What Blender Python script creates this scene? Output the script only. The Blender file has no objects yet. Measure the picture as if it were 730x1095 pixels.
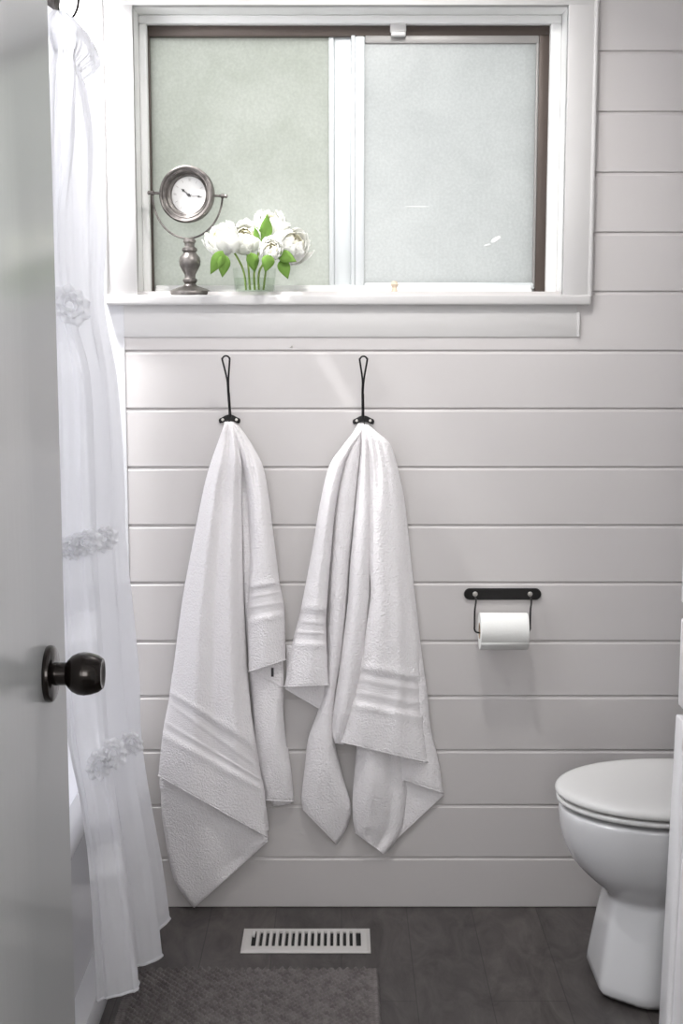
import bpy, bmesh, math, random
from mathutils import Vector, Matrix
random.seed(7)
PI = math.pi
S = bpy.context.scene
COL = S.collection

# ------------------------------------------------------------------ camera
F = 1450.0; TH = math.radians(7.54); D = 3.1; H = 1.367
c_, s_ = math.cos(TH), math.sin(TH)
cam = bpy.data.cameras.new('camera'); camo = bpy.data.objects.new('camera', cam); COL.objects.link(camo)
camo.location = (0, -D, H); camo.rotation_euler = (PI/2 - TH, 0, 0)
cam.sensor_fit = 'VERTICAL'; cam.sensor_height = 36.0; cam.lens = F/1095*36.0
cam.clip_start = 0.05
S.camera = camo

def at(px, py, Y):
    """world point at depth plane Y measured from the photograph"""
    a = (px-365)/F; b = (py-547.5)/F
    dx, dy, dz = a, c_-b*s_, -s_-b*c_
    t = (Y+D)/dy
    return Vector((dx*t, Y, H+dz*t))

# ------------------------------------------------------------------ materials
def mat(name, col, rough=.5, metal=0, spec=.5, coat=0, sheen=0):
    m = bpy.data.materials.new(name); m.use_nodes = True
    p = m.node_tree.nodes['Principled BSDF']
    p.inputs['Base Color'].default_value = (*col, 1)
    p.inputs['Roughness'].default_value = rough
    p.inputs['Metallic'].default_value = metal
    p.inputs['Specular IOR Level'].default_value = spec
    p.inputs['Coat Weight'].default_value = coat
    p.inputs['Sheen Weight'].default_value = sheen
    return m
def nodes(m): return m.node_tree.nodes, m.node_tree.links, m.node_tree.nodes['Principled BSDF']
def bump(m, scale, strength, dist=.002, detail=3, kind='noise', stretch=None):
    n, l, p = nodes(m)
    tc = n.new('ShaderNodeTexCoord'); mp = n.new('ShaderNodeMapping')
    if stretch: mp.inputs['Scale'].default_value = stretch
    l.new(tc.outputs['Object'], mp.inputs['Vector'])
    if kind == 'noise':
        t = n.new('ShaderNodeTexNoise'); t.inputs['Detail'].default_value = detail; out = t.outputs['Fac']
    else:
        t = n.new('ShaderNodeTexVoronoi'); out = t.outputs['Distance']
    t.inputs['Scale'].default_value = scale
    l.new(mp.outputs['Vector'], t.inputs['Vector'])
    b = n.new('ShaderNodeBump'); b.inputs['Strength'].default_value = strength; b.inputs['Distance'].default_value = dist
    l.new(out, b.inputs['Height']); l.new(b.outputs['Normal'], p.inputs['Normal'])
    return m
def mottle(m, c1, c2, scale, detail=4, stretch=None, lo=.35, hi=.65):
    n, l, p = nodes(m)
    tc = n.new('ShaderNodeTexCoord'); mp = n.new('ShaderNodeMapping')
    if stretch: mp.inputs['Scale'].default_value = stretch
    l.new(tc.outputs['Object'], mp.inputs['Vector'])
    t = n.new('ShaderNodeTexNoise'); t.inputs['Scale'].default_value = scale; t.inputs['Detail'].default_value = detail
    l.new(mp.outputs['Vector'], t.inputs['Vector'])
    r = n.new('ShaderNodeValToRGB'); r.color_ramp.elements[0].position = lo; r.color_ramp.elements[1].position = hi
    r.color_ramp.elements[0].color = (*c1, 1); r.color_ramp.elements[1].color = (*c2, 1)
    l.new(t.outputs['Fac'], r.inputs['Fac']); l.new(r.outputs['Color'], p.inputs['Base Color'])
    return m

M = {}
M['shiplap'] = bump(mat('shiplap_paint', (.59, .565, .558), .42), 40, .05, .001)
M['wall'] = bump(mat('wall_paint', (.80, .79, .79), .55), 60, .05, .001)
M['ceiling'] = mat('ceiling_paint', (.82, .81, .80), .7)
M['surround'] = mat('tub_surround', (.66, .66, .68), .25)
M['trim'] = mat('trim_paint', (.60, .588, .58), .35)
M['door'] = bump(mat('door_paint', (.70, .71, .705), .22), 14, .10, .002, 2, stretch=(1, 3, .5))
M['bronze'] = mat('bronze_frame', (.085, .065, .055), .45, .3)
M['alu'] = mat('pale_aluminium', (.72, .75, .76), .4, .2)
M['black'] = bump(mat('black_iron', (.012, .011, .011), .42, .4), 300, .1, .0005)
M['orb'] = mat('oil_rubbed_bronze', (.018, .013, .011), .25, .7, coat=.4)
M['screw'] = mat('screw_metal', (.55, .53, .5), .35, .9)
M['ceramic'] = mat('ceramic', (.70, .70, .71), .10, coat=.4)
M['seat'] = mat('seat_plastic', (.68, .675, .665), .22)
M['tub'] = mat('tub_enamel', (.82, .82, .84), .12, coat=.3)
M['cab'] = mat('cabinet_paint', (.92, .91, .92), .28)
M['towel'] = bump(mat('towel_terry', (.93, .905, .915), .95, sheen=.25), 230, .7, .0055, 4)
M['towelband'] = bump(mat('towel_band', (.87, .845, .855), .8, sheen=.1), 240, .5, .004, 3, stretch=(.35, 1, 3.2))
M['tag'] = mat('care_tag', (.06, .055, .06), .7)
M['paper'] = bump(mat('tissue_paper', (.70, .70, .68), .9), 220, .2, .001)
M['card'] = mat('cardboard', (.36, .28, .21), .9)
M['vent'] = mat('register_enamel', (.55, .53, .51), .4)
M['dark'] = mat('duct_shade', (.01, .01, .01), .9)
M['pewter'] = bump(mat('aged_pewter', (.20, .175, .155), .42, .65), 60, .25, .002)
mottle(M['pewter'], (.09, .080, .075), (.25, .23, .215), 30)
M['dial'] = mat('clock_dial', (.62, .61, .59), .5)
M['ink'] = mat('clock_ink', (.03, .028, .028), .5)
M['petal'] = mat('petal', (.93, .92, .86), .6)
M['petalin'] = mat('petal_inner', (.90, .86, .68), .6)
M['leaf'] = mat('leaf', (.16, .32, .05), .45); mottle(M['leaf'], (.10, .24, .03), (.25, .42, .09), 40)
M['stem'] = mat('stem', (.25, .36, .08), .5)
for k in ('petal', 'petalin', 'leaf'):
    M[k].node_tree.nodes['Principled BSDF'].inputs['Subsurface Weight'].default_value = .0

# floor: dark grey-brown vinyl planks with a mottled stone-wood figure
def floor_mat():
    m = mat('vinyl_plank', (.05, .045, .043), .45)
    n, l, p = nodes(m)
    tc = n.new('ShaderNodeTexCoord')
    mp = n.new('ShaderNodeMapping'); mp.inputs['Rotation'].default_value = (0, 0, PI/2)
    l.new(tc.outputs['Object'], mp.inputs['Vector'])
    bk = n.new('ShaderNodeTexBrick')
    bk.inputs['Scale'].default_value = 1.0; bk.inputs['Brick Width'].default_value = .92; bk.inputs['Row Height'].default_value = .155
    bk.inputs['Mortar Size'].default_value = .0012; bk.inputs['Color1'].default_value = (.92, .92, .92, 1)
    bk.inputs['Color2'].default_value = (1.12, 1.1, 1.08, 1); bk.inputs['Mortar'].default_value = (.5, .5, .5, 1)
    l.new(mp.outputs['Vector'], bk.inputs['Vector'])
    mp2 = n.new('ShaderNodeMapping'); mp2.inputs['Scale'].default_value = (11, 4, 1)
    l.new(tc.outputs['Object'], mp2.inputs['Vector'])
    t = n.new('ShaderNodeTexNoise'); t.inputs['Scale'].default_value = 1.4; t.inputs['Detail'].default_value = 8; t.inputs['Roughness'].default_value = .68
    t.inputs['Distortion'].default_value = 1.2
    l.new(mp2.outputs['Vector'], t.inputs['Vector'])
    r = n.new('ShaderNodeValToRGB'); r.color_ramp.elements[0].position = .33; r.color_ramp.elements[1].position = .70
    r.color_ramp.elements[0].color = (.036, .031, .030, 1); r.color_ramp.elements[1].color = (.098, .088, .084, 1)
    l.new(t.outputs['Fac'], r.inputs['Fac'])
    mx = n.new('ShaderNodeMix'); mx.data_type = 'RGBA'; mx.blend_type = 'MULTIPLY'; mx.inputs[0].default_value = 1
    l.new(r.outputs['Color'], mx.inputs[6]); l.new(bk.outputs['Color'], mx.inputs[7])
    l.new(mx.outputs[2], p.inputs['Base Color'])
    b = n.new('ShaderNodeBump'); b.inputs['Strength'].default_value = .25; b.inputs['Distance'].default_value = .002
    l.new(t.outputs['Fac'], b.inputs['Height']); l.new(b.outputs['Normal'], p.inputs['Normal'])
    return m
M['floor'] = floor_mat()
M['rug'] = mottle(mat('rug_cotton', (.11, .10, .095), .95, sheen=.1), (.105, .092, .089), (.17, .153, .148), 55, 3)

def sheer_mat(name, col, trans, tl, rough=1):
    m = bpy.data.materials.new(name); m.use_nodes = True
    n, l = m.node_tree.nodes, m.node_tree.links
    n.clear()
    out = n.new('ShaderNodeOutputMaterial')
    d = n.new('ShaderNodeBsdfDiffuse'); d.inputs['Color'].default_value = (*col, 1)
    t = n.new('ShaderNodeBsdfTranslucent'); t.inputs['Color'].default_value = (*col, 1)
    tr = n.new('ShaderNodeBsdfTransparent')
    a = n.new('ShaderNodeMixShader'); a.inputs[0].default_value = tl
    b = n.new('ShaderNodeMixShader'); b.inputs[0].default_value = trans
    l.new(d.outputs[0], a.inputs[1]); l.new(t.outputs[0], a.inputs[2])
    l.new(a.outputs[0], b.inputs[1]); l.new(tr.outputs[0], b.inputs[2])
    l.new(b.outputs[0], out.inputs['Surface'])
    return m
M['curtain'] = sheer_mat('curtain_voile', (.92, .92, .94), .10, .36)
M['liner'] = sheer_mat('curtain_liner', (.92, .92, .95), .06, .55)
M['petal'] = sheer_mat('petal', (.97, .97, .94), 0, .40)
M['petalin'] = sheer_mat('petal_inner', (.97, .95, .84), 0, .40)
M['leaf'] = sheer_mat('leaf', (.22, .38, .09), 0, .35)

def pane_mat(name, c1, c2, clear, grime):
    m = bpy.data.materials.new(name); m.use_nodes = True
    n, l = m.node_tree.nodes, m.node_tree.links
    n.clear()
    out = n.new('ShaderNodeOutputMaterial')
    tc = n.new('ShaderNodeTexCoord')
    t = n.new('ShaderNodeTexNoise'); t.inputs['Scale'].default_value = 7; t.inputs['Detail'].default_value = 9; t.inputs['Roughness'].default_value = .72
    t.inputs['Distortion'].default_value = .6
    l.new(tc.outputs['Object'], t.inputs['Vector'])
    r = n.new('ShaderNodeValToRGB'); r.color_ramp.elements[0].position = .30; r.color_ramp.elements[1].position = .72
    r.color_ramp.elements[0].color = (*c1, 1); r.color_ramp.elements[1].color = (*c2, 1)
    l.new(t.outputs['Fac'], r.inputs['Fac'])
    # fine etched speckle
    v = n.new('ShaderNodeTexNoise'); v.inputs['Scale'].default_value = 160; v.inputs['Detail'].default_value = 2
    l.new(tc.outputs['Object'], v.inputs['Vector'])
    r2 = n.new('ShaderNodeValToRGB'); r2.color_ramp.elements[0].position = .35; r2.color_ramp.elements[1].position = .75
    r2.color_ramp.elements[0].color = (.93, .93, .93, 1); r2.color_ramp.elements[1].color = (1.05, 1.05, 1.05, 1)
    l.new(v.outputs['Fac'], r2.inputs['Fac'])
    mx = n.new('ShaderNodeMix'); mx.data_type = 'RGBA'; mx.blend_type = 'MULTIPLY'; mx.inputs[0].default_value = 1
    l.new(r.outputs['Color'], mx.inputs[6]); l.new(r2.outputs['Color'], mx.inputs[7])
    d = n.new('ShaderNodeBsdfTranslucent'); l.new(mx.outputs[2], d.inputs['Color'])
    tr = n.new('ShaderNodeBsdfTransparent'); tr.inputs['Color'].default_value = (*c2, 1)
    df = n.new('ShaderNodeBsdfDiffuse'); l.new(mx.outputs[2], df.inputs['Color'])
    g = n.new('ShaderNodeBsdfGlossy'); g.inputs['Roughness'].default_value = .25
    a = n.new('ShaderNodeMixShader'); a.inputs[0].default_value = clear
    l.new(d.outputs[0], a.inputs[1]); l.new(tr.outputs[0], a.inputs[2])
    b = n.new('ShaderNodeMixShader'); b.inputs[0].default_value = grime
    l.new(a.outputs[0], b.inputs[1]); l.new(df.outputs[0], b.inputs[2])
    e = n.new('ShaderNodeMixShader'); e.inputs[0].default_value = .05
    l.new(b.outputs[0], e.inputs[1]); l.new(g.outputs[0], e.inputs[2])
    l.new(e.outputs[0], out.inputs['Surface'])
    return m
M['panel_left'] = pane_mat('frosted_glass_green', (.655, .68, .63), (.785, .80, .765), .18, .12)
M['panel_right'] = pane_mat('frosted_glass_pale', (.72, .735, .735), (.82, .832, .83), .17, .11)

def glass(name, col=(1, 1, 1)):
    m = bpy.data.materials.new(name); m.use_nodes = True
    n, l = m.node_tree.nodes, m.node_tree.links
    n.clear()
    out = n.new('ShaderNodeOutputMaterial')
    tr = n.new('ShaderNodeBsdfTransparent'); tr.inputs['Color'].default_value = (*col, 1)
    g = n.new('ShaderNodeBsdfGlossy'); g.inputs['Roughness'].default_value = .03
    lw = n.new('ShaderNodeLayerWeight'); lw.inputs['Blend'].default_value = .12
    mu = n.new('ShaderNodeMath'); mu.operation = 'MULTIPLY'; mu.inputs[1].default_value = .35; l.new(lw.outputs['Facing'], mu.inputs[0])
    a = n.new('ShaderNodeMixShader'); l.new(mu.outputs[0], a.inputs[0])
    l.new(tr.outputs[0], a.inputs[1]); l.new(g.outputs[0], a.inputs[2]); l.new(a.outputs[0], out.inputs['Surface'])
    return m
M['glass'] = glass('clear_glass', (.97, .98, .97))
M['water'] = glass('water', (.93, .96, .92))

# ------------------------------------------------------------------ mesh helpers
def add_box(bm, x0, x1, y0, y1, z0, z1, bev=0, seg=2):
    b = bmesh.new()
    bmesh.ops.create_cube(b, size=1)
    for v in b.verts:
        v.co = Vector(((x0+x1)/2+v.co.x*(x1-x0), (y0+y1)/2+v.co.y*(y1-y0), (z0+z1)/2+v.co.z*(z1-z0)))
    if bev: bmesh.ops.bevel(b, geom=b.edges[:], offset=bev, segments=seg, profile=.5, affect='EDGES')
    merge(bm, b)
def merge(bm, b):
    t = bpy.data.meshes.new('t'); b.to_mesh(t); b.free(); bm.from_mesh(t); bpy.data.meshes.remove(t)
def add_tube(bm, pts, r, n=8, closed=False):
    pts = [Vector(p) for p in pts]; rs = r if isinstance(r, (list, tuple)) else [r]*len(pts)
    up = None; rings = []
    for i, p in enumerate(pts):
        a = pts[(i-1) % len(pts)] if (closed or i > 0) else p
        b = pts[(i+1) % len(pts)] if (closed or i < len(pts)-1) else p
        t = (b-a).normalized()
        if up is None:
            up = Vector((0, 0, 1)) if abs(t.z) < .9 else Vector((0, 1, 0))
        u = (up - t*up.dot(t)).normalized(); w = t.cross(u); up = u
        rings.append([bm.verts.new(p + (u*math.cos(2*PI*k/n) + w*math.sin(2*PI*k/n))*rs[i]) for k in range(n)])
    m = len(rings)
    for i in range(m if closed else m-1):
        A, B = rings[i], rings[(i+1) % m]
        for k in range(n): bm.faces.new((A[k], A[(k+1) % n], B[(k+1) % n], B[k]))
    if not closed:
        bm.faces.new(rings[0][::-1]); bm.faces.new(rings[-1])
def add_lathe(bm, prof, axis_o=(0, 0, 0), mtx=None, n=32, cap=True):
    """prof: list of (r, h) around local z"""
    mtx = mtx or Matrix.Identity(4); o = Vector(axis_o); rings = []
    for r, h in prof:
        if r < 1e-6: rings.append([bm.verts.new(o + mtx @ Vector((0, 0, h)))])
        else: rings.append([bm.verts.new(o + mtx @ Vector((r*math.cos(2*PI*k/n), r*math.sin(2*PI*k/n), h))) for k in range(n)])
    for A, B in zip(rings, rings[1:]):
        for k in range(n):
            k2 = (k+1) % n
            if len(A) == 1 and len(B) == 1: continue
            if len(A) == 1: bm.faces.new((A[0], B[k2], B[k]))
            elif len(B) == 1: bm.faces.new((A[k], A[k2], B[0]))
            else: bm.faces.new((A[k], A[k2], B[k2], B[k]))
    if cap:
        for R in (rings[0], rings[-1]):
            if len(R) > 1: bm.faces.new(R)
def add_loft(bm, loops, cap0=True, cap1=True):
    rs = [[bm.verts.new(Vector(p)) for p in L] for L in loops]; n = len(rs[0])
    for A, B in zip(rs, rs[1:]):
        for k in range(n): bm.faces.new((A[k], A[(k+1) % n], B[(k+1) % n], B[k]))
    if cap0: bm.faces.new(rs[0][::-1])
    if cap1: bm.faces.new(rs[-1])
def finish(bm):
    bmesh.ops.recalc_face_normals(bm, faces=bm.faces[:]); return bm
def obj(name, bm, m, parent=None, smooth=True, mats=None, recalc=True, angle=35):
    if recalc: finish(bm)
    me = bpy.data.meshes.new(name); bm.to_mesh(me); bm.free()
    for mm in (mats or [m]): me.materials.append(mm)
    o = bpy.data.objects.new(name, me); COL.objects.link(o)
    if smooth:
        for f in me.polygons: f.use_smooth = True
        if angle: me.set_sharp_from_angle(angle=math.radians(angle))
    if parent: o.parent = parent; o.matrix_parent_inverse = Matrix.Translation(-parent.location) if parent.type == 'EMPTY' else Matrix.Identity(4)
    return o
def thing(name, label, cat, loc=(0, 0, 0), group=None):
    o = bpy.data.objects.new(name, None); COL.objects.link(o); o.location = loc; o.empty_display_size = .05
    o['label'] = label; o['category'] = cat
    if group: o['group'] = group
    return o
def tag(o, label, cat, group=None):
    o['label'] = label; o['category'] = cat
    if group: o['group'] = group
    return o
def struct(o): o['kind'] = 'structure'; return o
def mod_bevel(o, w, seg=2):
    b = o.modifiers.new('bevel', 'BEVEL'); b.width = w; b.segments = seg; b.limit_method = 'ANGLE'; return o
def mod_sub(o, n=1):
    b = o.modifiers.new('subdivision', 'SUBSURF'); b.levels = n; b.render_levels = n; return o
def catmull(P, t):
    """P list of tuples, t in [0, len-1]"""
    n = len(P); i = min(int(t), n-2); f = t-i
    p0 = P[max(i-1, 0)]; p1 = P[i]; p2 = P[i+1]; p3 = P[min(i+2, n-1)]
    return [(.5*((2*b)+(-a+c)*f+(2*a-5*b+4*c-d)*f*f+(-a+3*b-3*c+d)*f**3)) for a, b, c, d in zip(p0, p1, p2, p3)]

# ------------------------------------------------------------------ ROOM
XL, XR, YF, ZC = -1.26, 1.17, -2.2, 2.42
WX0, WX1, WZ0, WZ1 = -.478, .517, 1.459, 2.113      # rough opening
SEAM = [0, .1257, .2557, .3899, .5214, .6535, .7924, .9266, 1.0611, 1.1953, 1.3265, 1.459, 1.5902, 1.7216, 1.8533, 1.9832, 2.113, 2.245, 2.42]

def shiplap():
    bm = bmesh.new(); ch, dp = .0042, .0055
    def board(x0, x1, z0, z1):
        prof = [(dp, z0), (.0008, z0+.0012), (0, z0+.0022), (0, z1-.0078), (.0012, z1-.0066), (dp, z1)]
        a = [bm.verts.new((x0, y, z)) for y, z in prof]; b = [bm.verts.new((x1, y, z)) for y, z in prof]
        for i in range(5): bm.faces.new((a[i], b[i], b[i+1], a[i+1]))
    for z0, z1 in zip(SEAM, SEAM[1:]):
        if z0 >= WZ0-.001 and z1 <= WZ1+.001:
            board(-.492, WX0, z0, z1); board(WX1, XR, z0, z1)
        else: board(-.492, XR, z0, z1)
    # solid wall behind the boards, around the opening
    y0, y1 = .005, .15
    add_box(bm, -.492, WX0, y0, y1, 0, ZC); add_box(bm, WX1, XR+.1, y0, y1, 0, ZC)
    add_box(bm, WX0, WX1, y0, y1, 0, WZ0); add_box(bm, WX0, WX1, y0, y1, WZ1, ZC)
    return struct(obj('wall_back', bm, M['shiplap'], smooth=False, recalc=False))
shiplap()
bm = bmesh.new(); add_box(bm, XL-.1, -.492, -.002, .15, 0, ZC)
struct(obj('wall_alcove', bm, M['surround'], smooth=False))
bm = bmesh.new(); add_box(bm, XL-.1, XL, YF-.1, -.002, 0, ZC); struct(obj('wall_left', bm, M['surround'], smooth=False))
bm = bmesh.new(); add_box(bm, XR, XR+.1, YF-.1, .0, 0, ZC); struct(obj('wall_right', bm, M['wall'], smooth=False))
bm = bmesh.new(); add_box(bm, XL-.1, XR+.1, -4.6, .15, -.08, 0); struct(obj('floor', bm, M['floor'], smooth=False))
bm = bmesh.new(); add_box(bm, XL-.1, XR+.1, -4.6, .15, ZC, ZC+.08); struct(obj('ceiling', bm, M['ceiling'], smooth=False))
# front wall with the doorway, camera stands in the hall beyond it
bm = bmesh.new(); DX0, DX1, DZ = -.372, .40, 2.06
add_box(bm, XL-.1, DX0, YF-.1, YF, 0, ZC); add_box(bm, DX1, XR+.1, YF-.1, YF, 0, ZC); add_box(bm, DX0, DX1, YF-.1, YF, DZ, ZC)
struct(obj('wall_front', bm, M['wall'], smooth=False))
bm = bmesh.new(); add_box(bm, XL-.1, XR+.1, -4.7, -4.6, 0, ZC); struct(obj('wall_hall', bm, M['wall'], smooth=False))
# ------------------------------------------------------------------ DOOR
bm = bmesh.new()
add_box(bm, -.3665, -.3315, -2.19, -1.507, .012, 2.04, .002, 2)
door = struct(obj('door_1', bm, M['door']))
RX = Matrix.Rotation(PI/2, 4, 'Y')       # local z -> +x
KY = -1.607; KZ = at(54, 720.5, KY).z
bm = bmesh.new()
add_lathe(bm, [(.0, 0), (.0318, 0), (.0325, .003), (.0315, .0065), (.0285, .0085), (.016, .0095), (0, .0095)], (-.3315, KY, KZ), RX, 48)
knob = obj('door_rosette', bm, M['orb'], door)
bm = bmesh.new()
add_lathe(bm, [(0, .006), (.0135, .006), (.0130, .014), (.0130, .0215), (.0160, .0235), (.0205, .028), (.0238, .035), (.0246, .0415), (.0236, .049), (.0208, .0575), (.0170, .0625), (.0145, .0625), (.011, .0605), (0, .0600)], (-.3315, KY, KZ), RX, 48)
kn = obj('door_knob', bm, M['orb'], door); kn['label'] = 'dark bronze round door knob'

# ------------------------------------------------------------------ WINDOW
win = bpy.data.objects.new('window_1', None); COL.objects.link(win); win.location = (.02, 0, 1.45); struct(win)
def part(name, fn, m, parent=win, **k):
    b = bmesh.new(); fn(b); return obj(name, b, M[m], parent, **k)
def casing(b):
    add_box(b, -.522, -.458, -.016, 0.004, 1.447, 2.085, .002); add_box(b, .497, .554, -.016, .004, 1.447, 2.085, .002)
    add_box(b, -.522, .554, -.0165, .004, 2.077, 2.15, .002)
part('casing', casing, 'trim')
def backband(b):
    add_box(b, .553, .5625, -.020, .004, 1.447, 2.16, .004, 3); add_box(b, -.531, -.521, -.020, .004, 1.447, 2.16, .004, 3)
part('back_band', backband, 'trim')
M['jamb'] = mat('window_glare_white', (.90, .90, .89), .3)  # window glare on jamb and track put into this whiter colour
def jamb(b):
    add_box(b, WX0, -.458, -.004, .15, 1.44, 2.113); add_box(b, .497, WX1, -.004, .15, 1.44, 2.113)
    add_box(b, WX0, WX1, -.004, .15, 2.077, 2.113)
    for x0, x1 in ((-.458, -.4405), (.4725, .497)):
        add_box(b, x0, x1, .075, .15, 1.45, 2.058, .004, 3)
    add_box(b, -.458, .497, .075, .15, 2.0575, 2.077, .004, 3)
part('jamb', jamb, 'jamb')
part('window_sill', lambda b: add_box(b, -.530, .560, -.022, .12, 1.428, 1.451, .005, 3), 'trim')
def apron(b):
    add_box(b, -.492, .532, -.0035, .004, 1.3568, 1.430, .0015)
    add_box(b, .5315, .5385, -.010, .004, 1.357, 1.412, .0025)
part('apron', apron, 'trim')
def frame(b):
    add_box(b, -.441, .473, .095, .14, 2.034, 2.058, .002)
    add_box(b, .449, .473, .095, .14, 1.451, 2.04, .002)
    add_box(b, -.441, -.437, .095, .14, 1.451, 2.04, .001)
    pass
part('window_frame', frame, 'bronze')
def track(b):
    add_box(b, -.431, .440, .090, .14, 1.450, 1.476, .003)
    add_box(b, -.431, .440, .080, .092, 1.450, 1.466, .002)
part('bottom_track', track, 'jamb')
def stile(b):
    add_box(b, -.029, -.017, .104, .125, 1.46, 2.036, .003); add_box(b, -.017, .022, .110, .128, 1.46, 2.036, .002)
part('fixed_stile', stile, 'alu')
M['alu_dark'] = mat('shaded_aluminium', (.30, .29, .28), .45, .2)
def sash(b):
    add_box(b, .022, .031, .093, .112, 1.47, 2.036, .002); add_box(b, .031, .053, .090, .112, 1.47, 2.034, .004)
    add_box(b, .053, .449, .093, .112, 1.468, 1.482, .003)
ss = part('sliding_sash', sash, 'alu')
def outer(b):
    add_box(b, .053, .449, .093, .112, 2.018, 2.036, .003); add_box(b, .443, .449, .093, .112, 1.47, 2.02, .002)
part('sash_rail', outer, 'alu_dark')
gl = part('pane', lambda b: add_box(b, -.438, -.028, .114, .119, 1.47, 2.036), 'panel_left', smooth=False); gl['label'] = 'greenish frosted glass pane'
gr = part('pane', lambda b: add_box(b, .050, .445, .100, .105, 1.475, 2.02), 'panel_right', smooth=False); gr['label'] = 'pale frosted glass pane'
def smear(b):
    for px, py, w, h, an in ((530, 256, .013, .005, .5), (521, 262, .008, .0025, .2), (446, 221, .030, .0013, 0)):
        q = at(px, py, .0995); R_ = Matrix.Rotation(-an, 4, 'Y')
        add_loft(b, [[q+R_ @ Vector((w*k_*math.cos(2*PI*k/14), 0, h*k_*math.sin(2*PI*k/14)))+Vector((0, yy, 0)) for k in range(14)] for k_, yy in ((1, .0003), (.8, -.0006), (.3, -.001))])
M['smear'] = mat('paint_smear', (.85, .86, .86), .5)
part('paint_smear', smear, 'smear', gr)
def latch(b):
    add_box(b, .110, .146, .078, .094, 2.040, 2.064, .003, 3); add_box(b, .112, .145, .072, .09, 2.030, 2.040, .003, 3)
part('latch', latch, 'trim')
M['peg'] = mat('sash_peg', (.75, .62, .48), .5)
def peg(b): add_lathe(b, [(0, 0), (.007, 0), (.007, .010), (.005, .018), (.009, .026), (.006, .033), (0, .034)], (.122, .070, 1.451), None, 16)
part('sash_stop', peg, 'peg')

# nick of a nail in the wall
bm = bmesh.new(); p = at(311, 371, -.001); add_tube(bm, [p+Vector((-.004, .003, -.003)), p+Vector((.004, -.003, .003))], .0012, 6)
tag(obj('nail', bm, M['screw']), 'tiny bent nail in the white boards just below the window', 'nail')

# ------------------------------------------------------------------ CLOTH PANELS
def panel(bm, rows, nu=16, nv=44, bands=(), folds=(), power=3.0, wav=0.0, thick=.006, seed=0):
    """rows: (xl,yl,xr,yr,depth_left,bulge,depth_right) in photograph pixels and metres off the wall;
    builds a closed padded sheet with rounded rims"""
    rnd = random.Random(seed); ph = [rnd.random()*6.28 for _ in range(6)]
    n = len(rows); front = []
    for j in range(nv+1):
        t = j/nv*(n-1); r = catmull(rows, t); v = j/nv; line = []
        for i in range(nu+1):
            u = i/nu
            x = r[0]+(r[2]-r[0])*u; y = r[1]+(r[3]-r[1])*u
            d = r[4]+(r[6]-r[4])*u + r[5]*(1-abs(2*u-1)**power)
            for fu, fw, fa, f0, f1 in folds:
                k = max(0, min(1, (v-f0)/.12))*max(0, min(1, (f1-v)/.12))
                d += fa*k*math.exp(-((u-fu)/fw)**2)
            d += wav*(math.sin(5.1*v+4*u+ph[0])*.5+math.sin(11*v-6*u+ph[1])*.3+math.sin(17*v+9*u+ph[2])*.2)
            mi = 0
            for b0, b1 in bands:
                if b0 < t < b1: d -= .0040; mi = 1
                d += .0032*(math.exp(-((t-b0+.10)/.06)**2)+math.exp(-((t-b1-.10)/.06)**2)) + .0025*(math.exp(-((t-b0-.28)/.06)**2)+math.exp(-((t-b1+.28)/.06)**2))
            edge = min(i, nu-i)
            line.append((at(x, y, -max(d, .004)), mi))
        front.append(line)
    # front, back and rims
    def V(p, off): return bm.verts.new(p + Vector((0, off, 0)))
    A = [[V(p, 0 if 0 < i < nu and 0 < j < nv else thick*.30) for i, (p, _) in enumerate(L)] for j, L in enumerate(front)]
    B = [[V(p, thick if 0 < i < nu and 0 < j < nv else thick*.70) for i, (p, _) in enumerate(L)] for j, L in enumerate(front)]
    for L in B:
        for v in L: v.co.y = min(v.co.y, -.0015)
    for j in range(nv):
        for i in range(nu):
            f = bm.faces.new((A[j][i], A[j][i+1], A[j+1][i+1], A[j+1][i])); f.material_index = front[j][i][1]
            bm.faces.new((B[j][i], B[j+1][i], B[j+1][i+1], B[j][i+1]))
    for j in range(nv):
        bm.faces.new((A[j][0], A[j+1][0], B[j+1][0], B[j][0])); bm.faces.new((A[j][nu], B[j][nu], B[j+1][nu], A[j+1][nu]))
    for i in range(nu):
        bm.faces.new((A[0][i], B[0][i], B[0][i+1], A[0][i+1])); bm.faces.new((A[nv][i], A[nv][i+1], B[nv][i+1], B[nv][i]))
    return front
def stitch(bm, front, w=.0045):
    """rolled hem along the bottom row of a panel"""
    pts = [p+Vector((0, .0022, .0015)) for p, _ in front[-1]]
    add_tube(bm, pts, w, 8)

# ---- left towel
bm = bmesh.new()
fr = panel(bm, [(246,460,256,462,.015,.004,.012),(255,500,280,502,.012,.006,.01),(258,580,292,582,.010,.010,.01),(262,660,300,660,.010,.014,.010),
    (268,735,303,737,.012,.02,.012),(270,765,303,763,.014,.022,.012),(273,800,306,795,.014,.024,.012),(279,830,311,822,.014,.022,.012),(283,856,314,858,.014,.016,.010)], nu=12, wav=.004, seed=3)
stitch(bm, fr, .0022)
fr = panel(bm, [(284,800,308,800,.006,.005,.006),(286,830,311,835,.006,.005,.006),(291,863,311,860,.006,.005,.006)], nu=6, nv=12)
fr = panel(bm, [(276,560,290,560,.012,.006,.012),(272,640,299,650,.018,.008,.016),(266,700,303,715,.028,.008,.02),(266,717,303,736,.034,.006,.022)], nu=12)
stitch(bm, fr, .0022)
fr = panel(bm, [(184,720,268,760,.016,.012,.018),(171,825,286,875,.018,.016,.018),(172,850,286,889,.018,.016,.018),(174,882,286,891,.018,.016,.018),(185,938,286,894,.018,.012,.018),(198,960,286,897,.018,.009,.018),(207,971,286,900,.017,.006,.018)],
    nu=22, nv=50, wav=.005, seed=5, folds=[(.35,.12,.006,.1,1.1),(.62,.10,-.005,.1,.9)])
stitch(bm, fr, .0022)
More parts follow.
